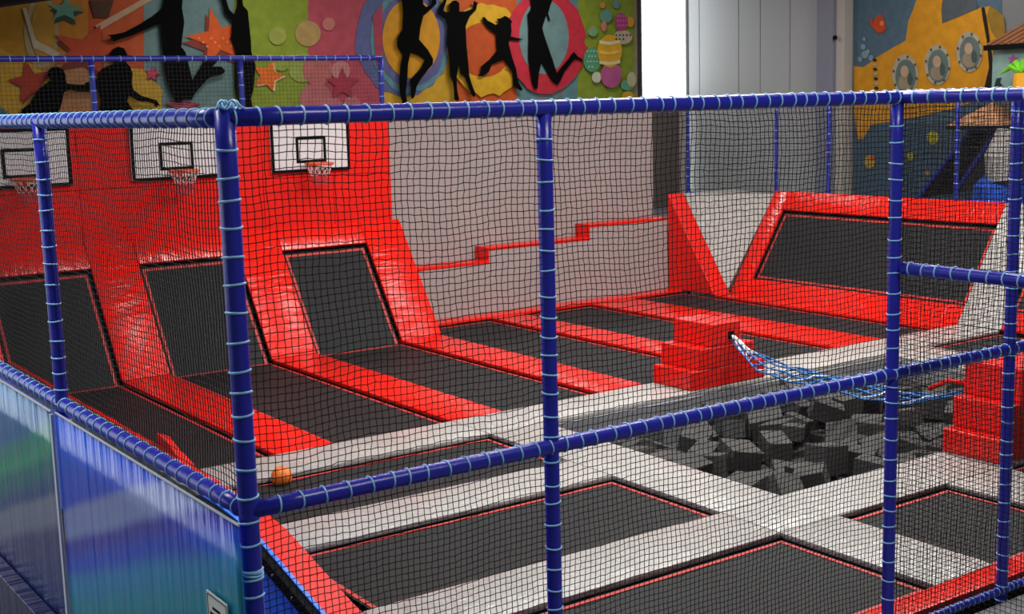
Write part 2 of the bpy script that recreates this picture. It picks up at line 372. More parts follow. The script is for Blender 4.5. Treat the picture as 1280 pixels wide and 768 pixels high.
slope_pad(Q0, SY, TX, 8.7, 12.57, 0, m0, RED, 'short red bottom pad at the right edge beyond the pale strip')
# corner: red wedge and pale gusset
wd = MB(); wd.prism([(17.95, FOLD-.02, .0), (17.95, 20.04, .0), (17.95, 20.04, 1.97)], [(18.38, FOLD-.02, .0), (18.38, 20.04, .0), (18.38, 20.04, 1.97)])
tag(wd.build('wedge_pad', REDW, bevel=.02), 'tall red triangular wedge in the far right corner of the court', 'pad')
tag(MB().prism([(18.40, 20.04, 1.95), (18.40, FOLD+.1, 0.02), (18.58, 18.86, 0.04), (19.78, 18.82, 1.9), (19.78, 20.04, 1.95)],
               [(18.40, 20.07, 1.95), (18.40, FOLD+.14, -.0), (18.60, 18.9, -.0), (19.82, 18.86, 1.9), (19.82, 20.08, 1.95)]).build('corner_gusset', mat('grey_gusset_vinyl', (.30, .285, .265), .35, .5, bump=(6, .9, (1, 1, 1)))),
    'pale grey vinyl corner sheet between the red wedge and the right slope', 'panel')

# ------------------------------------------------------------------ red wall, stepped wall
rwl = tag(MB().box(2.9, 11.44, 20.09, 20.3, FZ, 3.74).build('padded_wall', REDW), 'tall red padded wall that the three basketball backboards hang on', 'wall')
xsn = [2.9, 4.42, 5.97, 7.5, 9.0, 10.3, 11.44]
for a, b in zip(xsn[:-1], xsn[1:]):
    MB().box(a+.004, b-.004, 20.055, 20.09, 1.9, 2.755).build('wall_pad', REDW, rwl, bevel=.01)
    MB().box(a+.004, b-.004, 20.055, 20.09, 2.763, 3.74).build('wall_pad', REDW, rwl, bevel=.01)
struct('wall_partition', MB().box(11.44, 17.95, 20.5, 20.65, FZ, 3.8), GREYW)
sw = empty('stepped_wall', 'low grey wall with a red top rising in three steps to the right', 'wall', None, (11.5, 20.05, 0))
for (a, b, h) in ((11.55, 13.48, .97), (13.48, 15.9, 1.21), (15.9, 17.95, 1.46)):
    o = MB().box(a, b, 20.055, 20.495, -.1, h-.03).build('wall_block', GREYW, sw); o.location = -sw.location
    o = MB().box(a-.005, b, 20.04, 20.495, h-.028, h+.03).build('top_pad', RED, sw, bevel=.015); o.location = -sw.location
    if a > 12:
        o = MB().box(a-.03, a-.006, 20.045, 20.49, h-.26, h+.03).build('riser_pad', REDW, sw, bevel=.008); o.location = -sw.location

# ------------------------------------------------------------------ basketball backboards
for cx, lb in ((5.13, 'leftmost backboard, at the left edge of the photo'), (7.52, 'middle backboard, cut by the corner post'), (9.88, 'rightmost backboard, fully seen over the third sloped bed')):
    t = empty('basketball_backboard', 'white %s, with orange hoop' % lb, 'backboard', None, (cx, 20.05, 2.85))
    MB().box(-.73, .73, -.05, 0, 0, .88).build('board', BOARD, t, bevel=.006)
    b = MB()
    for (x0, x1, z0, z1) in ((-.73, .73, 0, .05), (-.73, -.68, .05, .83), (.68, .73, .05, .83), (-.73, .73, .83, .88)): b.box(x0, x1, -.054, -.049, z0, z1)
    b.build('border', BLACKP, t)
    b = MB()
    for (x0, x1, z0, z1) in ((-.28, .28, .15, .20), (-.28, .28, .54, .59), (-.28, -.23, .20, .54), (.23, .28, .20, .54)): b.box(x0, x1, -.054, -.049, z0, z1)
    b.build('target_square', BLACKP, t)
    rz = .14; ry = -.33
    MB().tube([(.23*math.cos(a), ry+.23*math.sin(a), rz) for a in [k*math.pi/10 for k in range(20)]], .020, 8, closed=True).build('rim', RIM, t, smooth=True)
    MB().prism([(-.09, -.05, rz-.12), (.09, -.05, rz-.12), (.09, -.05, rz+.01), (-.09, -.05, rz+.01)], [(-.04, ry+.16, rz-.02), (.04, ry+.16, rz-.02), (.04, ry+.16, rz+.01), (-.04, ry+.16, rz+.01)]).build('bracket', RIM, t)
    for nm, m_, za, zc in (('net', HNET, 0, .2), ('net_tail', HNETR, .2, .36)):
        b = MB(); n = 12
        rad = lambda z: .22-.11*min(1, z/.3)
        for k in range(n):
            for sgn in (1, -1):
                b.tube([(rad(z)*math.cos(2*math.pi*(k+sgn*z*7)/n), ry+rad(z)*math.sin(2*math.pi*(k+sgn*z*7)/n), rz-z) for z in np.linspace(za, zc, 5)], .006, 4)
        b.build(nm, m_, t)

# ------------------------------------------------------------------ net fence (front, left, side wing)
PR = .045; ZT, ZM = 3.87, 1.93
ringme = None
def ring(parent, p, axis, r):
    global ringme
    if ringme is None:
        b = MB(); b.tube([(math.cos(a), math.sin(a), .10*math.sin(a)) for a in [k*math.pi/7 for k in range(14)]], .13, 5, closed=True)
        o = b.build('cord_tie', TIE, None, smooth=True); ringme = o.data; C.objects.unlink(o); bpy.data.objects.remove(o)
    o = bpy.data.objects.new('cord_tie', ringme); link(o, parent)
    q = Vector((0, 0, 1)).rotation_difference(Vector(axis)); tilt = Matrix.Rotation(R.uniform(0, 6.28), 3, 'Z')
    o.rotation_mode = 'QUATERNION'; o.rotation_quaternion = q @ tilt.to_quaternion()
    o.scale = (r*1.03,)*3; o.location = Vector(p)-parent.location if False else Vector(p)
    return o
def rod(parent, a, b, r, name, m=TUBE, step=.118, ties=True, ends=(.06, .06)):
    a, b = Vector(a), Vector(b); L = (b-a).length; d = (b-a)/L
    n = max(2, int(L/.3)); pts = [a+d*(L*i/n) for i in range(n+1)]
    o = MB().tube(pts, r, 16).build(name, m, parent, smooth=True)
    if ties:
        s = ends[0]+R.uniform(0, .03)
        while s < L-ends[1]:
            ring(o, a+d*s, d, r); s += step*R.uniform(.82, 1.2)
    return o
posts = [(2.46, 5.88, 'corner'), (4.34, 5.87, ''), (7.35, 5.85, ''), (8.71, 5.83, '')]
ff = empty('net_fence', 'front net fence of blue padded tubes running across the whole view', 'fence')
for x, y, k in posts: rod(ff, (x, y, FZ), (x, y, ZT+(.045 if k else 0)), PR*(1.12 if k else 1), 'post', step=.128, ends=(1.2-.9, .06))
rod(ff, (2.47, 5.87, ZT), (11.5, 5.81, ZT), PR, 'top_rail', ends=(.02, .05))
rod(ff, (2.47, 5.87, ZM), (11.5, 5.81, ZM), PR, 'middle_rail', ends=(.12, .05))
rod(ff, (2.56, 5.83, .0), (11.5, 5.80, .0), .03, 'bottom_rail', step=.06, ends=(5.0, .05))
ends = [2.5, 4.34, 7.35, 8.71, 11.5]
for i, (a, b) in enumerate(zip(ends[:-1], ends[1:])):
    net('net_panel', NET, ff, (a, 5.87, ZM), (1, 0, 0), (0, 0, 1), b-a, ZT-ZM, .038, .0028, .13, i)
    net('net_panel', NET, ff, (a, 5.87, .0), (1, 0, 0), (0, 0, 1), b-a, ZM, .038, .0028, .10, i+10)
net('net_panel', NET, ff, (2.5, 5.87, FZ), (1, 0, 0), (0, 0, 1), 1.9, 1.2, .038, .0028, .10, 31)
kn = MB()
for k in range(5):
    a0 = R.uniform(0, 6); kn.tube([(2.46+.035*math.cos(a0+t*1.3)+.02*k-.03, 5.84+.03*math.sin(a0+t*1.7), ZT+.06+.022*math.sin(t*2+k)) for t in np.linspace(0, 4, 9)], .006, 5)
kn.build('cord_knot', TIE, ff, smooth=True)
for z in (1.62, 1.60, 1.575): ring(ff, (2.46, 5.88, z), (.05, 0, 1), PR*1.12)
lf = empty('net_fence', 'left net fence above the blue banner, running away from the corner post', 'fence')
rod(lf, (2.44, 8.98, FZ), (2.44, 8.98, ZT), PR, 'post', step=.125, ends=(3.0, .05))
rod(lf, (2.44, 12.1, FZ), (2.44, 12.1, ZT), PR, 'post', step=.125, ends=(3.0, .05))
rod(lf, (2.45, 5.90, ZT), (2.43, 13.5, ZT), PR, 'top_rail', step=.13)
rod(lf, (2.45, 5.90, ZM), (2.43, 13.5, ZM), PR, 'middle_rail', step=.15)
net('net_panel', NET, lf, (2.45, 5.93, ZM), (0, 1, 0), (0, 0, 1), 3.05, ZT-ZM, .038, .0028, .12, 5)
net('net_panel', NET, lf, (2.44, 8.98, ZM), (0, 1, 0), (0, 0, 1), 3.12, ZT-ZM, .038, .0028, .12, 6)
sf = empty('net_fence', 'side net fence branching from the third front post towards the camera at right', 'fence')
rod(sf, (7.36, 5.78, 2.69), (7.36, 4.0, 2.69), PR, 'middle_rail')
rod(sf, (7.36, 5.78, ZT), (7.36, 4.0, ZT), PR, 'top_rail')
rod(sf, (7.36, 5.78, .0), (7.36, 4.0, .0), .03, 'bottom_rail', ties=False)
rod(sf, (7.36, 3.98, FZ), (7.36, 3.98, ZT+.03), PR, 'post')
net('net_panel', NET, sf, (7.36, 5.82, .0), (0, -1, 0), (0, 0, 1), 1.8, ZT, .038, .0025, .1, 8)
tag(MB().box(4.6, 11.6, 2.6, 5.74, FZ, -.06).build('walkway_block', mat('grey_carpet', (.30, .30, .31), .9, .2, tint=(20, (.2, .2, .21)))),
    'light grey walkway in front of the fence at the lower right corner', 'walkway')

# ------------------------------------------------------------------ low barrier along the left side of the court
prof = [(5.9, -.30), (7.2, -.14), (8.49, .07), (9.43, .31), (9.86, .42), (10.5, .47), (11.2, .47), (12.8, .50), (15.4, .50), (18.6, .52)]
br = empty('side_barrier', 'low padded barrier with a red edge and blue outer face left of the court', 'barrier', None, (4.2, 6, 0))
def strip(x0, x1, y0, y1, dz0, dz1, name, m, jag=0):
    pp = [p for p in prof if y0 < p[0] < y1]
    def zat(y):
        for (a, za), (b, zb_) in zip(prof[:-1], prof[1:]):
            if a <= y <= b: return za+(zb_-za)*(y-a)/(b-a)
        return prof[-1][1]
    ysn = np.linspace(y0, y1, max(3, int((y1-y0)/(.16 if jag else .35)))); v = []; f = []
    for y in ysn:
        j = R.uniform(-jag, jag); z = zat(y)+R.uniform(-jag, jag)*.6
        v += [(x0+j, y, z+dz0), (x1+j*.5, y, z+dz0), (x1+j*.5, y, z+dz1), (x0+j, y, z+dz1)]
    for i in range(len(ysn)-1):
        for k in range(4): a = i*4+k; b = i*4+(k+1) % 4; f.append((a, b, b+4, a+4))
    f += [(3, 2, 1, 0), tuple(len(v)-4+k for k in range(4))]
    o = mesh(name, [(a-4.2, b-6, c) for a, b, c in v], f, m, br); return o
strip(4.12, 4.38, 5.95, 18.55, -1.3, -.06, 'body', BLUEV)
strip(4.155, 4.41, 5.95, 10.9, -.058, .0, 'edge_pad', REDW)
strip(4.365, 4.42, 10.92, 18.5, -.058, .005, 'edge_pad', REDW, .012)
strip(4.10, 4.36, 10.92, 18.5, -.058, .01, 'top_cover', mat('worn_grey_cover', (.17, .16, .15), .7, .3, tint=(9, (.06, .055, .05))), .015)
strip(4.05, 4.115, 5.95, 10.95, -.11, .0, 'steel_rail', FRAMEK)
strip(4.116, 4.15, 5.95, 10.95, -.10, .015, 'blue_welt', BLUEV)
for k in range(14):
    y = 6.2+k*.34
    zz = np.interp(y, [p[0] for p in prof], [p[1] for p in prof])
    o = MB().tube([(4.035-4.2, y-6, zz-.045), (4.05-4.2, y-6, zz-.045)], .011, 8).build('bolt', SILV, br)
# loose red pad corner lifting near the second post
tag(MB().prism([(4.38, 12.15, .5), (4.45, 12.95, .5), (4.62, 12.9, .44), (4.5, 12.0, .44)], [(4.40, 12.5, .60), (4.44, 12.93, .62), (4.56, 12.86, .56), (4.48, 12.4, .54)]).build('loose_pad_corner', REDW, bevel=.01),
    'loose red pad corner sticking up beside the left rail', 'pad')

# ------------------------------------------------------------------ blue banner under the left fence
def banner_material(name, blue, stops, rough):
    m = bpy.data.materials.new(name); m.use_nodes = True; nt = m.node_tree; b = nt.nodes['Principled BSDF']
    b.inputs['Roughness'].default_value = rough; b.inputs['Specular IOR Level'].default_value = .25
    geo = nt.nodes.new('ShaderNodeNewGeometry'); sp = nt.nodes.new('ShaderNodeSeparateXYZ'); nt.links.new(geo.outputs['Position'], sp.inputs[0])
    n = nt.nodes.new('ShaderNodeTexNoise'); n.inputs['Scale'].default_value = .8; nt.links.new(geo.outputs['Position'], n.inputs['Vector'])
    # colour bands run along the banner and bend downwards at its far end
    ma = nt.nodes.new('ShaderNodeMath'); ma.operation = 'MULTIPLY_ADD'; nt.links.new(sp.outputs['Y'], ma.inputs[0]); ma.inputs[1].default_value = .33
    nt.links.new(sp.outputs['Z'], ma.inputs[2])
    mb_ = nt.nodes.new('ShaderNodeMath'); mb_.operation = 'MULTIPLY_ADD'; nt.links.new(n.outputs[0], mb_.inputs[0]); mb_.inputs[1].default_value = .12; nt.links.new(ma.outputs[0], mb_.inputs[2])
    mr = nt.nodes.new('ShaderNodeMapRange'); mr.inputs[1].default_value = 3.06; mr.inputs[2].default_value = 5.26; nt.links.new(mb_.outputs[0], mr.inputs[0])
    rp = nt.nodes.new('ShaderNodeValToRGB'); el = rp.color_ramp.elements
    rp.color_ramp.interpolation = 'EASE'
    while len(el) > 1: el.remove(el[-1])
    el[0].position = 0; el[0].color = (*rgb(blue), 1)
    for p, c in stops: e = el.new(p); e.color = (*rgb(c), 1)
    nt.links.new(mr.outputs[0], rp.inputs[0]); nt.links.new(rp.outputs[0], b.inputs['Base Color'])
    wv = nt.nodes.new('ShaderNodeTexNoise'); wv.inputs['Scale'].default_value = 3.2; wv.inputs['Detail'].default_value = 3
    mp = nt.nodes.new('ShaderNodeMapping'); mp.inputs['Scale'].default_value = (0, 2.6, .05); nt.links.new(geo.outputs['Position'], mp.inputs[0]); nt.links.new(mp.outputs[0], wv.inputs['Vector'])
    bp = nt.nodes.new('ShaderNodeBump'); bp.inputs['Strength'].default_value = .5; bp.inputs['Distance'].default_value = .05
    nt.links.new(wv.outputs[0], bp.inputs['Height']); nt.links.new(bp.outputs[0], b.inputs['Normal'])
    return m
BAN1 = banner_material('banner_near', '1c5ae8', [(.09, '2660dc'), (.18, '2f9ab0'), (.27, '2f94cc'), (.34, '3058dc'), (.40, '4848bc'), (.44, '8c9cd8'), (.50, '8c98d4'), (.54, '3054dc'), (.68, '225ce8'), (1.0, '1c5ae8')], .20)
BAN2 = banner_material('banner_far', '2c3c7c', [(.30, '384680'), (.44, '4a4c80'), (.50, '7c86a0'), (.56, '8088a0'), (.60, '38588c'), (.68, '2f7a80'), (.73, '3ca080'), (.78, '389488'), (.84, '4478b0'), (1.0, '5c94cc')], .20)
def sheet(name, m, y0, y1, z0, z1, amp, parent):
    ny, nz = int((y1-y0)/.06), 10; v = []; f = []
    for j in range(nz+1):
        for i in range(ny+1):
            y = y0+(y1-y0)*i/ny; z = z0+(z1-z0)*j/nz
            k = .3+.7*abs(math.sin(i*.9))
            v.append((amp*math.sin(y*23+math.sin(y*7)*2)*k*(.4+.6*(1-j/nz)), y, z))
    for j in range(nz):
        for i in range(ny): a = j*(ny+1)+i; f.append((a, a+1, a+ny+2, a+ny+1))
    o = mesh(name, v, f, m, parent, True); md = o.modifiers.new('s', 'SOLIDIFY'); md.thickness = .004; return o
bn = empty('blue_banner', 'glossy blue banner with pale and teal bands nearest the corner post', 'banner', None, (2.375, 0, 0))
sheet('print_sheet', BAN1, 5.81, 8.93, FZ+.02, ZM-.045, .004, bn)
MB().tube([(0.0, 5.81, ZM-.044), (0.0, 8.93, ZM-.044)], .008, 6).build('hem', mat('pale_hem', (.45, .5, .58), .5), bn)
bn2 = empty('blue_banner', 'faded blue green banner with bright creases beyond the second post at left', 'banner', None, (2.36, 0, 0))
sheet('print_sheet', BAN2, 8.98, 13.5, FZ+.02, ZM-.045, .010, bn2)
MB().tube([(0.0, 8.98, ZM-.044), (0.0, 13.5, ZM-.044)], .010, 6).build('hem', MATS['pale_hem'], bn2)
MB().box(-.012, .008, 8.955, 9.0, FZ+.02, ZM-.06).build('bright_seam', mat('white_seam', (.75, .80, .88), .25), bn2)
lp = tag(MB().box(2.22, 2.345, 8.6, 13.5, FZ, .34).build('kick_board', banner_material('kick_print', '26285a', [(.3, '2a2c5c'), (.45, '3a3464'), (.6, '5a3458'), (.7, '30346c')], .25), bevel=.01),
    'dark violet board along the foot of the faded banner at lower left', 'board')
# notice
nt_ = empty('notice_sign', 'small white notice stuck on the blue banner left of the corner post', 'sign', None, (2.355, 0, 0))
a, b, c_, d = [onX(px, py, 2.355) for px, py in ((259, 737), (285, 757), (285, 790), (260, 790))]
ya, yb = a.y, b.y; zt_, zb_ = a.z, a.z-.30
MB().box(-.006, 0, yb, ya, zb_, zt_).build('plate', mat('white_notice', (.8, .8, .76), .5), nt_)
g = .012; e = MB()
for (p, q_, r_, s_) in ((yb+g, ya-g, zt_-g-.004, zt_-g), (yb+g, ya-g, zb_+g, zb_+g+.004), (yb+g, yb+g+.004, zb_+g, zt_-g), (ya-g-.004, ya-g, zb_+g, zt_-g)): e.box(-.008, -.006, p, q_, r_, s_)
e.build('border_line', BLACKP, nt_)
e = MB(); rr = random.Random(3)
for k, (w0, w1) in enumerate(((.35, .72), (.18, .86), (.25, .78), (.2, .82), (.3, .7))):
    yy = yb+(ya-yb)*w0
    while yy < yb+(ya-yb)*w1:
        l_ = rr.uniform(.006, .014); e.box(-.008, -.006, yy, yy+l_, zt_-.07-k*.035-.014, zt_-.07-k*.035); yy += l_+.004
e.build('small_print', BLACKP, nt_)

# ------------------------------------------------------------------ ball
bm = bmesh.new(); bmesh.ops.create_icosphere(bm, subdivisions=4, radius=.112); me = bpy.data.meshes.new('ball'); bm.to_mesh(me); bm.free()
me.materials.append(ORANGE); me.polygons.foreach_set('use_smooth', [True]*len(me.polygons))
bo = empty('orange_ball', 'small orange ball lying on the narrow bed right of the corner post', 'ball', None, (5.60, 12.44, .022))
link(bpy.data.objects.new('shell', me), bo)
for ax in range(3):
    pts = [[.1125*math.cos(a), .1125*math.sin(a), 0] for a in [k*math.pi/16 for k in range(32)]]
    pts = [p[ax:]+p[:ax] for p in pts]
    MB().tube(pts, .0018, 4, closed=True).build('seam', mat('dark_orange_seam', (.35, .06, .01), .6), bo)

# ------------------------------------------------------------------ red foam stairs
def stairs(x, y0, y1, steps, label):
    t = empty('foam_stairs', label, 'stairs', None, (x, y0, 0))
    for (a, b, z0, z1) in steps: MB().box(a-x, b-x, 0, y1-y0, z0, z1).build('block', REDW2, t, bevel=.018)
    return t
REDW2 = mat('red_stairs_vinyl', (.78, .013, .007), .34, .35, bump=(4, .3, (1, 1, 1)))
stairs(11.68, 12.60, 13.38, ((11.68, 13.08, .002, .265), (11.83, 12.86, .267, .555), (12.06, 12.60, .557, .87)), 'red foam stairs on the far edge of the foam pit, near the photo centre')
stairs(11.70, 7.90, 8.62, ((11.70, 13.30, .002, .265), (11.86, 13.15, .267, .60), (12.05, 12.95, .602, .98)), 'red foam stairs at the right edge of the photo beside the last post')

# ------------------------------------------------------------------ foam cubes
cv = MB().box(-.5, .5, -.5, .5, -.5, .5).build('foam_cube', FOAM, bevel=.03); cme = cv.data; cme.polygons.foreach_set('use_smooth', [False]*len(cme.polygons)); bpy.data.objects.remove(cv)
rc = random.Random(11); k = 0
yy = PY1-.26
cubes = []
for layer in range(2):
    yy = PY1-.30; row = 0
    while yy > PY0+.25:
        xx = PX0+.30+(.25 if (row+layer) % 2 else 0)
        while xx < PX1-.25:
            u = (xx-PX0)/(PX1-PX0); v = (yy-PY0)/(PY1-PY0)
            h = -.16-.34*max(0, 1-u*2.2)*max(0, v*1.5-.3)+.05*math.sin(xx*2.1+yy)+.04*math.sin(yy*3)
            s = rc.uniform(.32, .44) if layer else .5
            if layer == 0: cubes.append((xx+rc.uniform(-.05, .05), yy+rc.uniform(-.05, .05), h-.50, s, 0))
            elif rc.random() < .74: cubes.append((xx+rc.uniform(-.08, .08), yy+rc.uniform(-.08, .08), h-.06+rc.uniform(-.13, .07), s, 1))
            xx += rc.uniform(.40, .50) if layer else .62
        yy -= .40 if layer else .60; row += 1
for (x, y, z, s, l) in cubes:
    o = bpy.data.objects.new('foam_cube', cme); C.objects.link(o)
    x = min(max(x, PX0+.34), PX1-.34); y = min(max(y, PY0+.33), PY1-.33)
    o.location = (x, y, z); t = .36 if l else .12
    o.rotation_euler = (rc.gauss(0, t*.55), rc.gauss(0, t*.55), rc.uniform(0, 3.1)); o.scale = (s, s*rc.uniform(.6, 1.0), s*rc.uniform(.45, .85))
    zx = ('at the left end of', 'in the middle of', 'at the right end of')[min(2, int((x-PX0)/(PX1-PX0)*3))]; zy = ('near side', 'centre line', 'far side')[min(2, int((y-PY0)/(PY1-PY0)*3))]
    tl = max(abs(o.rotation_euler.x), abs(o.rotation_euler.y)); lk = 'flat-lying' if tl < .10 else 'slightly tilted' if tl < .22 else 'steeply tilted'
    th = 'thick' if o.scale.z > s*.66 else 'thin'
    tag(o, '%s %s foam block %s the pit, %s%s' % (lk, th, zx, zy, '' if l else ', lying deeper'), 'foam block', '%s %s charcoal foam blocks, %s %s%s' % (lk, th, zx.split(' the ')[1].split(' of')[0], zy, '' if l else ', lower layer'))
o = bpy.data.objects.new('foam_cube', cme); C.objects.link(o); o.location = (13.3, 11.2, .0); o.rotation_euler = (.1, .15, .5); o.scale = (.3, .3, .32)
tag(o, 'dark foam block standing highest in the pit, right of the blue rope net', 'foam block', None)

# ------------------------------------------------------------------ rope bridge over the pit
rb = empty('rope_net', 'blue and white rope net slung between the two red stairs over the pit', 'rope net', None, (0, 0, 0))
Ea, Eb = Vector((12.42, 12.59, .68)), Vector((12.3, 8.66, .66))
def rp(u, s):
    p = Ea.lerp(Eb, u); w_ = min(1, u/.22, (1-u)/.18); sag = .33*(1-(2*u-1)**4)
    return p+Vector((s*.30*w_, 0, -sag-.03*abs(s)))
for s in (-1, -.35, .35, 1): MB().tube([rp(u, s)+Vector((0, 0, .015*math.sin(u*40+s*9))) for u in np.linspace(0, 1, 40)], .013, 6).build('rope', ROPEB, rb, smooth=True)
cr = MB(); cw = MB()
for k in range(18):
    u = .05+k*.050; (cw if k % 3 == 0 else cr).tube([rp(u, -1), rp(u+.02, -.3)+Vector((0, 0, -.02)), rp(u+.01, .4), rp(u+.035, 1)], .009, 5)
    (cw if k % 4 == 1 else cr).tube([rp(u+.03, -1), rp(u, 0)+Vector((0, 0, -.03)), rp(u+.02, 1)], .008, 5)
cr.build('blue_cross_cords', ROPEB, rb, smooth=True)['kind'] = 'stuff'; cw.build('white_cross_cords', ROPEW, rb, smooth=True)['kind'] = 'stuff'
sl = MB()
for k in range(7): sl.tube([Ea+Vector((.012*math.sin(k), -.02, .01*math.cos(k))), rp(.05, 0)+Vector((.06*math.sin(k*2), 0, .05*math.cos(k*2))), rp(.1, math.sin(k))], .012, 5)
sl.build('lashing', ROPEW, rb, smooth=True)
MB().box(12.36, 12.47, 12.585, 12.599, .64, .74).build('anchor_plate', FRAMEK, rb)
MB().tube([Eb, Eb+Vector((-.12, .25, .02)), Eb+Vector((-.2, .45, -.1))], .03, 6).build('red_strap', REDW, rb, smooth=True)

# ------------------------------------------------------------------ rails and nets behind the red wall and behind the right slope
bf = empty('rear_fence', 'thin blue rail fence with net in front of the left mural', 'fence')
z1 = 4.78
rod(bf, (3.0, 20.9, z1), (11.82, 20.9, z1), .045, 'top_rail', TUBED, .22)
for x in (3.9, 6.56, 9.08, 11.8): rod(bf, (x, 20.9, 3.0), (x, 20.9, z1), .045, 'post', TUBED, .2)
net('net_panel', NETF, bf, (3.0, 20.9, 3.2), (1, 0, 0), (0, 0, 1), 8.8, z1-3.2, .07, .0028, .02, 40)
struct('gallery_floor', MB().box(2.9, 17.9, 20.66, 22.2, 3.0, 3.2), DECK)
rf = empty('rear_fence', 'thin blue rail fence with net behind the wide right-hand sloped bed', 'fence')
rod(rf, (20.0, 21.7, 1.80), (20.0, 18.7, 1.86), .035, 'bottom_rail', TUBED, .25); rod(rf, (20.0, 18.7, 1.86), (20.0, 8.9, 2.03), .035, 'bottom_rail', TUBED, .25)
rod(rf, (20.0, 21.7, ZT), (20.0, 8.9, ZT), .04, 'top_rail', TUBED, .25)
for y, z in ((21.65, 1.79), (18.97, 1.83), (17.57, 1.88), (14.58, 1.93), (11.6, 1.98)): rod(rf, (20.0, y, z-3.0), (20.0, y, ZT), .04, 'post', TUBED, .2)
net('net_panel', NETF, rf, (20.0, 21.65, 1.85), (0, -1, 0), (0, 0, 1), 12.7, ZT-1.85, .06, .003, .05, 41)
struct('gallery_floor', MB().box(19.95, 23.6, 6, 25.5, .9, 1.1), FLOORM)

# ------------------------------------------------------------------ murals
PN = 0
def poly_on(plane, c0, layer, pts, m, name, parent):
    """a flat print cut to an outline, lying on the wall plane"""
    global PN; PN += 1; off = .012+.009*layer+.00006*(PN % 140)
    P = [plane(px, py, c0-off) for px, py in pts]
    tris = tessellate_polygon([[Vector((x, -y, 0)) for x, y in pts]])
    me = bpy.data.meshes.new(name); me.from_pydata([tuple(p) for p in P], [], [tuple(t) for t in tris]); me.materials.append(m)
    return link(bpy.data.objects.new(name, me), parent)
def ell(cx, cy, rx, ry, n=28, jag=0, rnd=None):
    return [(cx+rx*(1+(rnd.uniform(-jag, jag) if jag else 0))*math.cos(2*math.pi*k/n), cy+ry*(1+(rnd.uniform(-jag, jag) if jag else 0))*math.sin(2*math.pi*k/n)) for k in range(n)]
def star(cx, cy, r, rot=0, inner=.42, n=5, sx=1, sy=1):
    return [(cx+sx*(r if k % 2 == 0 else r*inner)*math.cos(rot+math.pi*k/n-math.pi/2), cy+sy*(r if k % 2 == 0 else r*inner)*math.sin(rot+math.pi*k/n-math.pi/2)) for k in range(2*n)]
K = 1.0
mu = empty('wall_mural', 'colourful mural on the back wall with black jumping silhouettes', 'mural', None, (0, 0, 0))
M1 = lambda pts, h, name, layer: poly_on(onY, WY, layer, pts, h if not isinstance(h, str) else flat(h, K), name, mu)
BLK = mat('silhouette_black', (.003, .003, .003), .9, .05)
bandx = [(-60, 60, 'a87818'), (60, 110, 'b07018'), (110, 180, 'b04a1c'), (180, 292, '64807e'), (292, 385, '86962c'), (385, 478, 'b44a58'), (478, 571, 'c89a28'), (571, 646, 'c05420'), (646, 722, '5e8488'), (722, 793, '83942c'), (793, 798, 'a08c78')]
for a, b, h in bandx: M1([(a, -80), (b, -80), (b, 170), (a, 170)], h, 'colour_field', 0)
rm = random.Random(5)
M1(ell(105, 120, 62, 60, 24, .05, rm), 'a07048', 'paint_patch', 1); M1(ell(165, 125, 40, 38, 20, .08, rm), 'b89028', 'paint_patch', 1)
M1([(0, 60), (0, 150), (60, 150), (85, 112), (40, 80)], 'b89024', 'paint_patch', 1)
M1(ell(52, 40, 22, 46, 24), '9c8a60', 'paint_ring', 1); M1(ell(54, 38, 15, 38, 24), 'a87c24', 'paint_ring', 2)
M1([(28, 10), (33, 10), (45, 50), (75, 66), (70, 72), (42, 60)], 'b0a488', 'paint_stroke', 3)
# hoop drawing at top left
M1([(119, 32), (185, -5), (190, 0), (123, 39)], 'b89878', 'paint_stroke', 3)
M1([(112, 0), (142, 0), (136, 22), (118, 22)], '4a2c1c', 'hoop_drawing', 3)
def st(cx, cy, r, rot, c1, c2, dx=3, dy=4, name='painted_star', sy=1, inner=.42):
    M1([(x+dx, y+dy) for x, y in star(cx, cy, r, rot, inner, 5, 1, sy)], c2, name, 3); M1(star(cx, cy, r, rot, inner, 5, 1, sy), c1, name, 4)
st(110, 62, 52, .3, 'a83c18', '6c2416', 2, 8, sy=.62); st(37, 103, 28, -.2, '9c3018', '7c2414', 3, 3); st(82, 12, 24, .1, '5c9078', '26443a', 1, 6, sy=.65)
st(272, 48, 40, -.25, 'd4561c', '7e3426', -5, 8, inner=.36); st(190, 92, 10, .2, 'b04058', '702838', 2, 2); st(228, 133, 24, 0, '9c3c50', '6a2030', 1, 2, sy=.6)
st(335, 95, 20, .3, 'e06c1c', 'e8c8a0', 2, 1, inner=.5); st(428, 105, 22, 0, 'a83448', '983048', 1, 1); st(2, 142, 10, 0, '3c7074', '2c5054')
for (x, y, r, h) in ((347, 45, 11, '98a048'), (385, 42, 16, 'b09058'), (411, 30, 8, 'c07468'), (378, 85, 18, '94a048'), (397, 88, 19, 'b86864'), (426, 88, 12, 'c4807c'), (395, 124, 20, 'b8686c'), (426, 111, 4, 'd08080'), (352, 80, 9, '94a040'), (415, 135, 14, 'bc6c70'), (440, 130, 10, 'bc6c70')): M1(ell(x, y, r, r), h, 'painted_bubble', 2+(r < 13))
for i in range(10): M1([(247+i*5, 48+(i % 3)*5), (249+i*5, 46+(i % 3)*5), (251+i*5, 48+(i % 3)*5), (249+i*5, 50+(i % 3)*5)], 'e88048', 'star_spot', 5)
for i in range(6): M1([(214+i, 125+i*3), (242-i, 127+i*3), (242-i, 128+i*3), (214+i, 126+i*3)], 'b86078', 'star_stripe', 5)
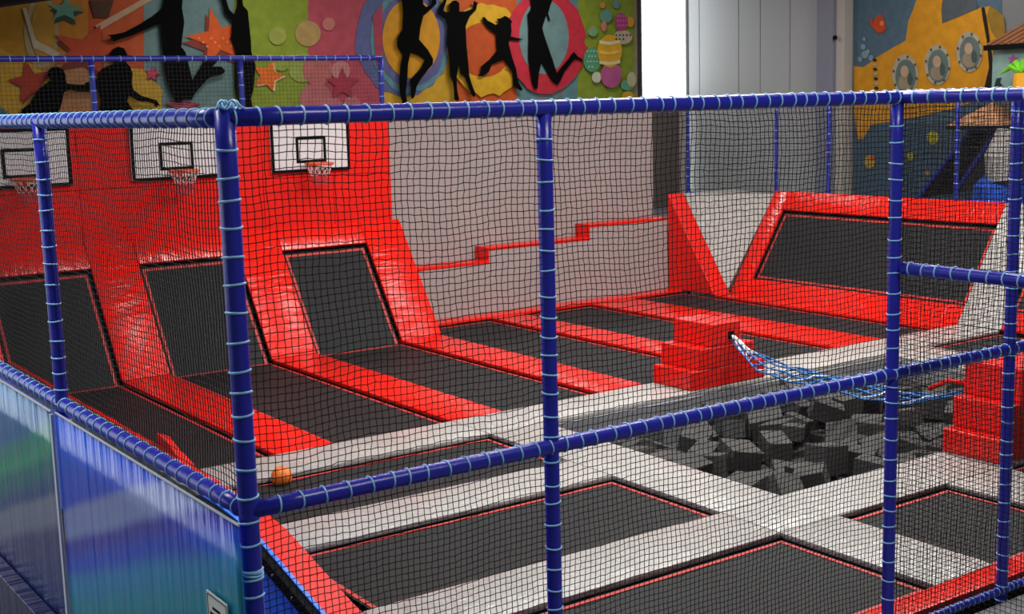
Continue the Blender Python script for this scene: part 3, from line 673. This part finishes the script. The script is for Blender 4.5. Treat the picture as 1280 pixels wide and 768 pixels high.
# paint rings behind the jumpers
M1(ell(505, 48, 60, 72, 40, .04, rm), '5a6290', 'paint_ring', 1); M1(ell(512, 50, 50, 66, 40, .04, rm), '5c8894', 'paint_ring', 2); M1(ell(514, 50, 44, 58, 40, .04, rm), '5e5e8a', 'paint_ring', 3); M1(ell(514, 48, 36, 50), 'd09018', 'paint_ring', 4)
M1([(466, 20), (478, 5), (478, 95), (470, 80)], 'a83c50', 'paint_patch', 3)
M1(ell(609, 62, 49, 58, 40, .05, rm), 'd0a020', 'paint_ring', 4); M1(ell(605, 62, 34, 34), 'b84c1c', 'paint_ring', 5)
M1(ell(682, 52, 50, 66, 40, .035, rm), 'c02c3c', 'paint_ring', 6); M1(ell(680, 46, 31, 47), '6a8888', 'paint_ring', 7)
for k in range(14):
    a = rm.uniform(0, 6.28); x, y = 682+47*math.cos(a), 60+60*math.sin(a); M1([(x, y), (x+14*math.cos(a+1.2), y+10*math.sin(a+1.2)), (x+13*math.cos(a+1.2), y+12*math.sin(a+1.2))], 'c4384c', 'paint_stroke', 6)
# eggs
def D(x, y): return (620+x*.1823, y*.1823)
for (x, y, rx, ry, h, l) in ((660, 410, 60, 85, '52946c', 8), (690, 530, 32, 38, 'c8ccb0', 8), (790, 515, 72, 88, 'b05484', 9), (780, 350, 84, 112, 'd4a020', 10), (860, 150, 44, 62, 'a83c74', 10), (920, 150, 26, 36, 'c89424', 9), (870, 255, 64, 48, 'b8a88c', 9),
                            (755, 110, 42, 46, '5c8c78', 9), (740, 180, 18, 34, 'c87868', 9), (665, 215, 34, 34, '78a06c', 9), (825, 30, 26, 26, '5c8c90', 9), (900, 585, 44, 36, '5c9c80', 9), (930, 545, 32, 52, 'b4b088', 10), (905, 660, 40, 34, 'd0a428', 10), (730, 35, 20, 22, 'c08838', 9)):
    M1([D(*p) for p in ell(x, y, rx, ry)], h, 'painted_egg', l)
for y0, h in ((262, 'd8d0a0'), (330, 'e0b850'), (400, 'd8c890')):
    M1([D(710, y0+15), D(780, y0+25), D(850, y0+10), D(852, y0+32), D(780, y0+48), D(708, y0+38)], h, 'egg_stripe', 11)
for i in range(14):
    x, y = 628+(i % 4)*22+(i//4 % 2)*10, 350+(i//4)*36; M1([D(*p) for p in ell(x, y, 5, 6, 8)], 'c8d8b8', 'egg_spot', 9)
for i in range(12):
    x, y = 836+(i % 4)*18, 110+(i//4)*32; M1([D(*p) for p in ell(x, y, 5, 6, 8)], 'cc78a0', 'egg_spot', 11)
for i in range(8):
    x, y = 825+(i % 5)*24, 240+(i//5)*28; M1([D(*p) for p in ell(x, y, 6, 7, 8)], '302820', 'egg_spot', 11)
# silhouettes
sA = .1953; sC = .1823
def A_(l): return [(x*sA, y*sA) for x, y in l]
def B_(l): return [(220+x*sA, y*sA) for x, y in l]
def C_(l): return [(440+x*sC, y*sC) for x, y in l]
def D_(l): return [D(x, y) for x, y in l]
sil = [A_([(310, 450), (330, 430), (370, 425), (405, 445), (418, 480), (420, 515), (430, 535), (480, 540), (560, 545), (570, 560), (560, 582), (500, 585), (440, 575), (412, 590), (400, 640), (385, 700), (350, 740), (330, 800), (145, 800), (130, 740), (140, 700), (190, 665), (215, 620), (250, 570), (300, 530), (325, 515), (305, 485)]),
       A_([(720, 315), (755, 298), (795, 310), (815, 350), (810, 400), (835, 430), (850, 470), (845, 540), (855, 575), (900, 610), (960, 630), (1000, 640), (1028, 680), (1010, 675), (1000, 692), (985, 665), (950, 655), (880, 645), (825, 612), (815, 650), (850, 700), (895, 800), (630, 800), (645, 640), (630, 580), (570, 585), (540, 560), (545, 530), (600, 515), (625, 500), (640, 450), (680, 425), (730, 410), (712, 375), (708, 340)]),
       A_([(1060, -60), (1040, 50), (980, 100), (900, 150), (800, 205), (740, 218), (690, 225), (712, 238), (700, 252), (730, 250), (725, 268), (770, 250), (850, 225), (930, 190), (1030, 148), (1035, 250), (1043, 340), (1050, 420), (1070, 520), (1100, 600), (1128, 650), (1150, 655), (1185, 630), (1230, 650), (1124, 645)]) if False else
       A_([(1060, -60), (1040, 50), (980, 100), (900, 150), (800, 205), (740, 218), (690, 225), (712, 238), (700, 252), (730, 250), (725, 268), (770, 250), (850, 225), (930, 190), (1030, 148), (1035, 250), (1043, 340), (1050, 420), (1070, 520), (1100, 600), (1128, 650), (1160, 655), (1190, 630), (1227, 640), (1240, 610), (1270, 570), (1330, 505), (1350, 490), (1410, 478), (1435, 468), (1440, 450), (1415, 425), (1360, 428), (1390, 395), (1370, 375), (1300, 372), (1290, 420), (1250, 480), (1232, 510), (1215, 440), (1200, 380), (1185, 330), (1160, 300), (1170, 220), (1180, 140), (1165, 50), (1175, -60)]),
       B_([(280, -40), (310, 80), (340, 115), (358, 130), (352, 240), (380, 330), (372, 430), (375, 560), (390, 620), (430, 680), (460, 738), (498, 738), (490, 680), (480, 630), (498, 560), (510, 420), (482, 330), (480, 260), (465, 120), (460, 70), (430, 35), (420, -40), (392, -40), (388, 45), (370, 90), (340, 60), (310, -40)]),
       C_([(335, -60), (350, 80), (345, 200), (310, 260), (310, 320), (345, 380), (332, 450), (325, 560), (328, 640), (345, 715), (368, 735), (380, 715), (370, 640), (380, 540), (385, 440), (402, 360), (450, 375), (500, 410), (470, 470), (400, 545), (405, 600), (402, 660), (415, 682), (430, 660), (445, 590), (480, 530), (555, 440), (555, 400), (520, 340), (460, 270), (470, 190), (490, 110), (530, 75), (580, 25), (570, -60), (545, -60), (545, 30), (510, 48), (490, 30), (480, -60)]),
       C_([(650, -40), (595, 60), (590, 95), (640, 130), (655, 180), (650, 300), (665, 400), (672, 520), (690, 560), (698, 620), (700, 680), (715, 694), (737, 685), (722, 620), (718, 540), (732, 440), (750, 510), (775, 530), (800, 600), (822, 655), (840, 668), (848, 645), (820, 570), (805, 520), (795, 400), (785, 300), (780, 180), (810, 110), (850, 70), (862, 20), (835, 5), (828, 60), (770, 80), (738, 78), (735, 20), (715, 2), (690, 5), (672, 25), (672, 80), (640, 85), (627, 72), (662, -40)]),
       C_([(892, 120), (908, 115), (930, 140), (985, 170), (1010, 155), (990, 130), (1020, 125), (1050, 108), (1080, 125), (1100, 150), (1090, 160), (1095, 210), (1090, 250), (1140, 262), (1175, 268), (1140, 278), (1080, 272), (1075, 300), (1098, 390), (1125, 470), (1140, 560), (1170, 612), (1160, 625), (1120, 600), (1105, 580), (1100, 500), (1045, 408), (1000, 425), (960, 440), (940, 490), (900, 520), (865, 518), (885, 490), (880, 460), (940, 410), (995, 345), (990, 300), (988, 235), (930, 190), (895, 140)]),
       D_([(230, -60), (240, 60), (215, 100), (222, 200), (220, 400), (245, 560), (262, 608), (285, 608), (295, 500), (312, 430), (340, 480), (390, 562), (420, 582), (438, 560), (470, 490), (535, 410), (560, 405), (602, 428), (590, 405), (560, 385), (535, 355), (512, 378), (500, 400), (440, 470), (418, 500), (395, 430), (375, 370), (330, 240), (318, 190), (345, 100), (360, 145), (372, 140), (358, 90), (375, 30), (410, -60)])]
for s_ in sil: M1(s_, BLK, 'jumper_silhouette', 12)
# sea mural on the right wall
m2 = empty('wall_mural', 'sea mural on the right wall with a generic yellow submarine and round portholes', 'mural', None, (0, 0, 0))
M2 = lambda pts, h, name, layer: poly_on(onX, WX, layer, pts, h if not isinstance(h, str) else flat(h, K), name, m2)
def E_(l): return [(1040+x*sA, y*sA) for x, y in l]
def F_(l): return [(1040+x*sA, 130+y*sA) for x, y in l]
M2([(1067, -60), (1252, -60), (1252, 300), (1067, 300)], '4c6474', 'sea_field', 0)
M2([(1067, 160), (1215, 150), (1215, 290), (1067, 290)], '3c5668', 'sea_field', 1)
M2(E_([(140, 425), (200, 430), (240, 405), (270, 375), (470, 260), (490, 130), (520, 60), (560, -60), (715, -60), (700, 60), (705, 150), (800, 110), (950, 50), (1010, 38), (1060, 65), (1100, 110), (1110, 200), (1060, 330), (1000, 560), (940, 640), (780, 695), (450, 770), (300, 790), (250, 800), (200, 890), (165, 890), (150, 790), (140, 700)]), 'c88a18', 'submarine_hull', 2)
M2(E_([(715, -60), (900, -60), (930, 30), (930, 55), (800, 112), (706, 148), (705, 60)]), '4c5458', 'cabin_window', 3)
M2(E_([(1010, 38), (1060, 65), (1100, 110), (1110, 200), (1080, 280), (1020, 200), (990, 100)]), '8c6c20', 'hull_tail', 3)
M2(E_([(955, 50), (975, 45), (990, 120), (1010, 260), (1035, 420), (1030, 560), (975, 560), (1005, 430), (990, 260), (965, 120)]), '14100c', 'hull_rope', 4)
for i in range(7): M2(E_([(258+i*2, 375+i*30), (282+i*2, 375+i*30), (286+i*2, 392+i*30), (262+i*2, 392+i*30)]), '1c1810' if i % 2 == 0 else 'a8a088', 'hull_rope', 4)
for (cx, cy) in ((468, 478), (675, 415), (878, 332)):
    M2(E_(ell(cx, cy, 84, 130)), 'a49c84', 'porthole_ring', 4); M2(E_(ell(cx+4, cy+8, 66, 106)), '5c6c68', 'porthole_view', 5)
    M2(E_(ell(cx, cy+50, 44, 50)), '8c8068', 'porthole_shape', 6); M2(E_(ell(cx-4, cy-20, 26, 38)), 'b09478', 'porthole_shape', 7)
    M2(E_(ell(cx+30, cy+30, 16, 40)), '40504c', 'porthole_shape', 7)
    for k in range(8):
        a = k*math.pi/4+.2; M2(E_(ell(cx+75*math.cos(a), cy+117*math.sin(a), 7, 9, 8)), '4c4434', 'rivet', 6)
M2(E_([(255, 120), (262, 150), (285, 105), (310, 90), (335, 130), (345, 180), (325, 210), (295, 212), (270, 185), (245, 160), (242, 115)]), 'c04418', 'painted_fish', 2)
M2(E_(ell(318, 150, 14, 18, 10)), 'd8784c', 'painted_fish', 3)
for (x, y, r, h) in ((240, 370, 34, 'b0922c'), (258, 345, 16, 'b04c30'), (645, 215, 36, 'a8a030'), (500, 335, 22, 'a09c2c'), (610, 440, 14, 'b07c60'), (455, 545, 10, '8c5c3c')): M2(F_(ell(x, y, r, r*1.25, 12)), h, 'painted_fish', 3)
for (x, y, r) in ((200, 300, 16), (210, 350, 22), (180, 380, 14), (230, 330, 12), (250, 370, 16), (205, 250, 10)): M2(E_(ell(x, y, r, r*1.2, 12)), '7c90a0', 'painted_bubble', 2)

# ------------------------------------------------------------------ play structures at the far right
XH = 22.0
def px(x, y, X=XH): return onX(x, y, X)
ph = empty('playhouse', 'small playhouse with teal walls and brown roof at the upper right corner', 'playhouse', None, px(1262, 112)); lo = ph.location.copy()
def shp(mb, name, m, par, bevel=0):
    mb.v = [tuple(Vector(v)-par.location) for v in mb.v]; return mb.build(name, m, par, bevel=bevel)
a, b = px(1241, 57), px(1320, 112)
shp(MB().box(XH, XH+1.2, b.y, a.y, 3.74, a.z), 'wall', flat('7c9c94'), ph, .01)
for yy in (b.y+.08, a.y-.08): shp(MB().tube([(XH+1.1, yy, 1.1), (XH+1.1, yy, 3.74)], .06, 8), 'post', TUBED, ph)
a1 = px(1240, 60); rr_ = px(1300, 22)
shp(MB().prism([(XH-.15, a1.y+.05, a1.z), (XH-.15, b.y, a1.z), (XH+.6, b.y, rr_.z), (XH+.6, a1.y-.9, rr_.z)], [(XH-.15, a1.y+.05, a1.z+.05), (XH-.15, b.y, a1.z+.05), (XH+.6, b.y, rr_.z+.05), (XH+.6, a1.y-.9, rr_.z+.05)]), 'roof', flat('74482c'), ph)
for k in range(9):
    y = a1.y-.02-k*.17
    shp(MB().tube([(XH-.16, y, a1.z+.06), (XH+.6, y-.55, rr_.z+.07)], .03, 6), 'roof_slat', flat('8c5834'), ph)
shp(MB().box(XH-.2, XH-.15, b.y, a1.y+.05, a1.z-.05, a1.z+.05), 'roof_edge', BLACKP, ph)
s0 = [px(x, y, XH-.012) for x, y in star(1266, 74, 7, 0, .4)]
shp(MB().prism(s0, [p+Vector((-.01, 0, 0)) for p in s0]), 'painted_starfish', flat('a04c88'), ph)
s0 = [px(x, y, XH-.012) for x, y in ((1243, 108), (1246, 98), (1252, 97), (1250, 103), (1254, 108))]
shp(MB().prism(s0, [p+Vector((-.01, 0, 0)) for p in s0]), 'painted_weed', flat('1c2c30'), ph)
pl = empty('palm_ornament', 'bright green leaves on a yellow base in front of the playhouse', 'ornament', None, px(1278, 112, 21.6))
c0 = px(1276, 88, 21.6)
for (x, y) in ((1250, 93), (1262, 82), (1284, 78), (1296, 90)):
    e_ = px(x, y, 21.6); mid = (c0+e_)/2+Vector((0, 0, .10))
    shp(MB().tube([c0, mid, e_], [.07, .06, .01], 8), 'leaf', flat('6cc020'), pl)
shp(MB().tube([c0+Vector((0, 0, -.05)), px(1276, 116, 21.6)], [.12, .16], 12), 'base', flat('d89818'), pl)
# thatched roof
tr_ = empty('thatched_roof', 'tan thatched roof over the black slide at right', 'roof', None, px(1235, 157))
ap = px(1236, 128, XH); l_, r_ = px(1203, 156), px(1270, 156)
base = [(XH-.5, l_.y, l_.z), (XH-.5, r_.y, l_.z), (XH+.9, r_.y, l_.z), (XH+.9, l_.y, l_.z)]
fr = MB(); fr.add(base+[(XH+.1, ap.y, ap.z)], [(0, 1, 4), (1, 2, 4), (2, 3, 4), (3, 0, 4), (3, 2, 1, 0)])
shp(fr, 'thatch', mat('tan_thatch', rgb('a06a48'), .9, tint=(9, rgb('c08c60'))), tr_)
shp(MB().box(XH-.52, XH+.92, r_.y, l_.y, l_.z-.08, l_.z), 'eave_frame', BLACKP, tr_)
for yy in (l_.y-.1, r_.y+.1): shp(MB().tube([(XH+.5, yy, 1.1), (XH+.5, yy, l_.z-.06)], .05, 8), 'post', TUBED, tr_)
# black slide between two blue tubes
sd = empty('play_slide', 'black net-sided slide with slanting blue tubes below the thatched roof', 'slide', None, px(1200, 250))
A_1, A_2, B_1, B_2 = px(1213, 165), px(1150, 247), px(1250, 160), px(1196, 240)
dx = Vector((.6, 0, 0))
shp(MB().prism([A_1, B_1, B_2, A_2], [A_1+dx, B_1+dx, B_2+dx, A_2+dx]), 'slide_body', BLACKP, sd)
C_1 = px(1245, 240)
shp(MB().prism([B_1, px(1246, 190), C_1, B_2], [B_1+dx, px(1246, 190)+dx, C_1+dx, B_2+dx]), 'side_net', mat('black_cloth', (.01, .01, .012), .9), sd)
for p, q_ in ((A_1, A_2), (B_1, B_2), (A_1, B_1)):
    o_ = MB().tube([p+Vector((-.05, 0, 0)), q_+Vector((-.05, 0, 0))], .04, 8); shp(o_, 'blue_tube', TUBED, sd)
# inflatable column
ic = empty('inflatable_tower', 'white inflatable column with blue base beside the black slide', 'inflatable', None, px(1245, 250, 21.2))
cc = px(1252, 200, 21.2); zt2, zm2, zb2 = px(1250, 163, 21.2).z, px(1250, 226, 21.2).z, 1.1
shp(MB().tube([(cc.x, cc.y-.05, zm2), (cc.x, cc.y, (zm2+zt2)/2), (cc.x, cc.y-.1, zt2)], [.30, .31, .18], 16), 'column', flat('b0aca8'), ic)
shp(MB().tube([(cc.x, cc.y+.05, zb2), (cc.x, cc.y+.05, zm2-.1), (cc.x, cc.y, zm2)], [.5, .44, .3], 16), 'base', flat('1c54c8'), ic)
for y in (1,): shp(MB().tube([(cc.x-.1, cc.y-.35, zm2-.2), (cc.x-.1, cc.y-.4, zm2+.9)], [.12, .10], 10), 'arm', flat('5c4c44'), ic)
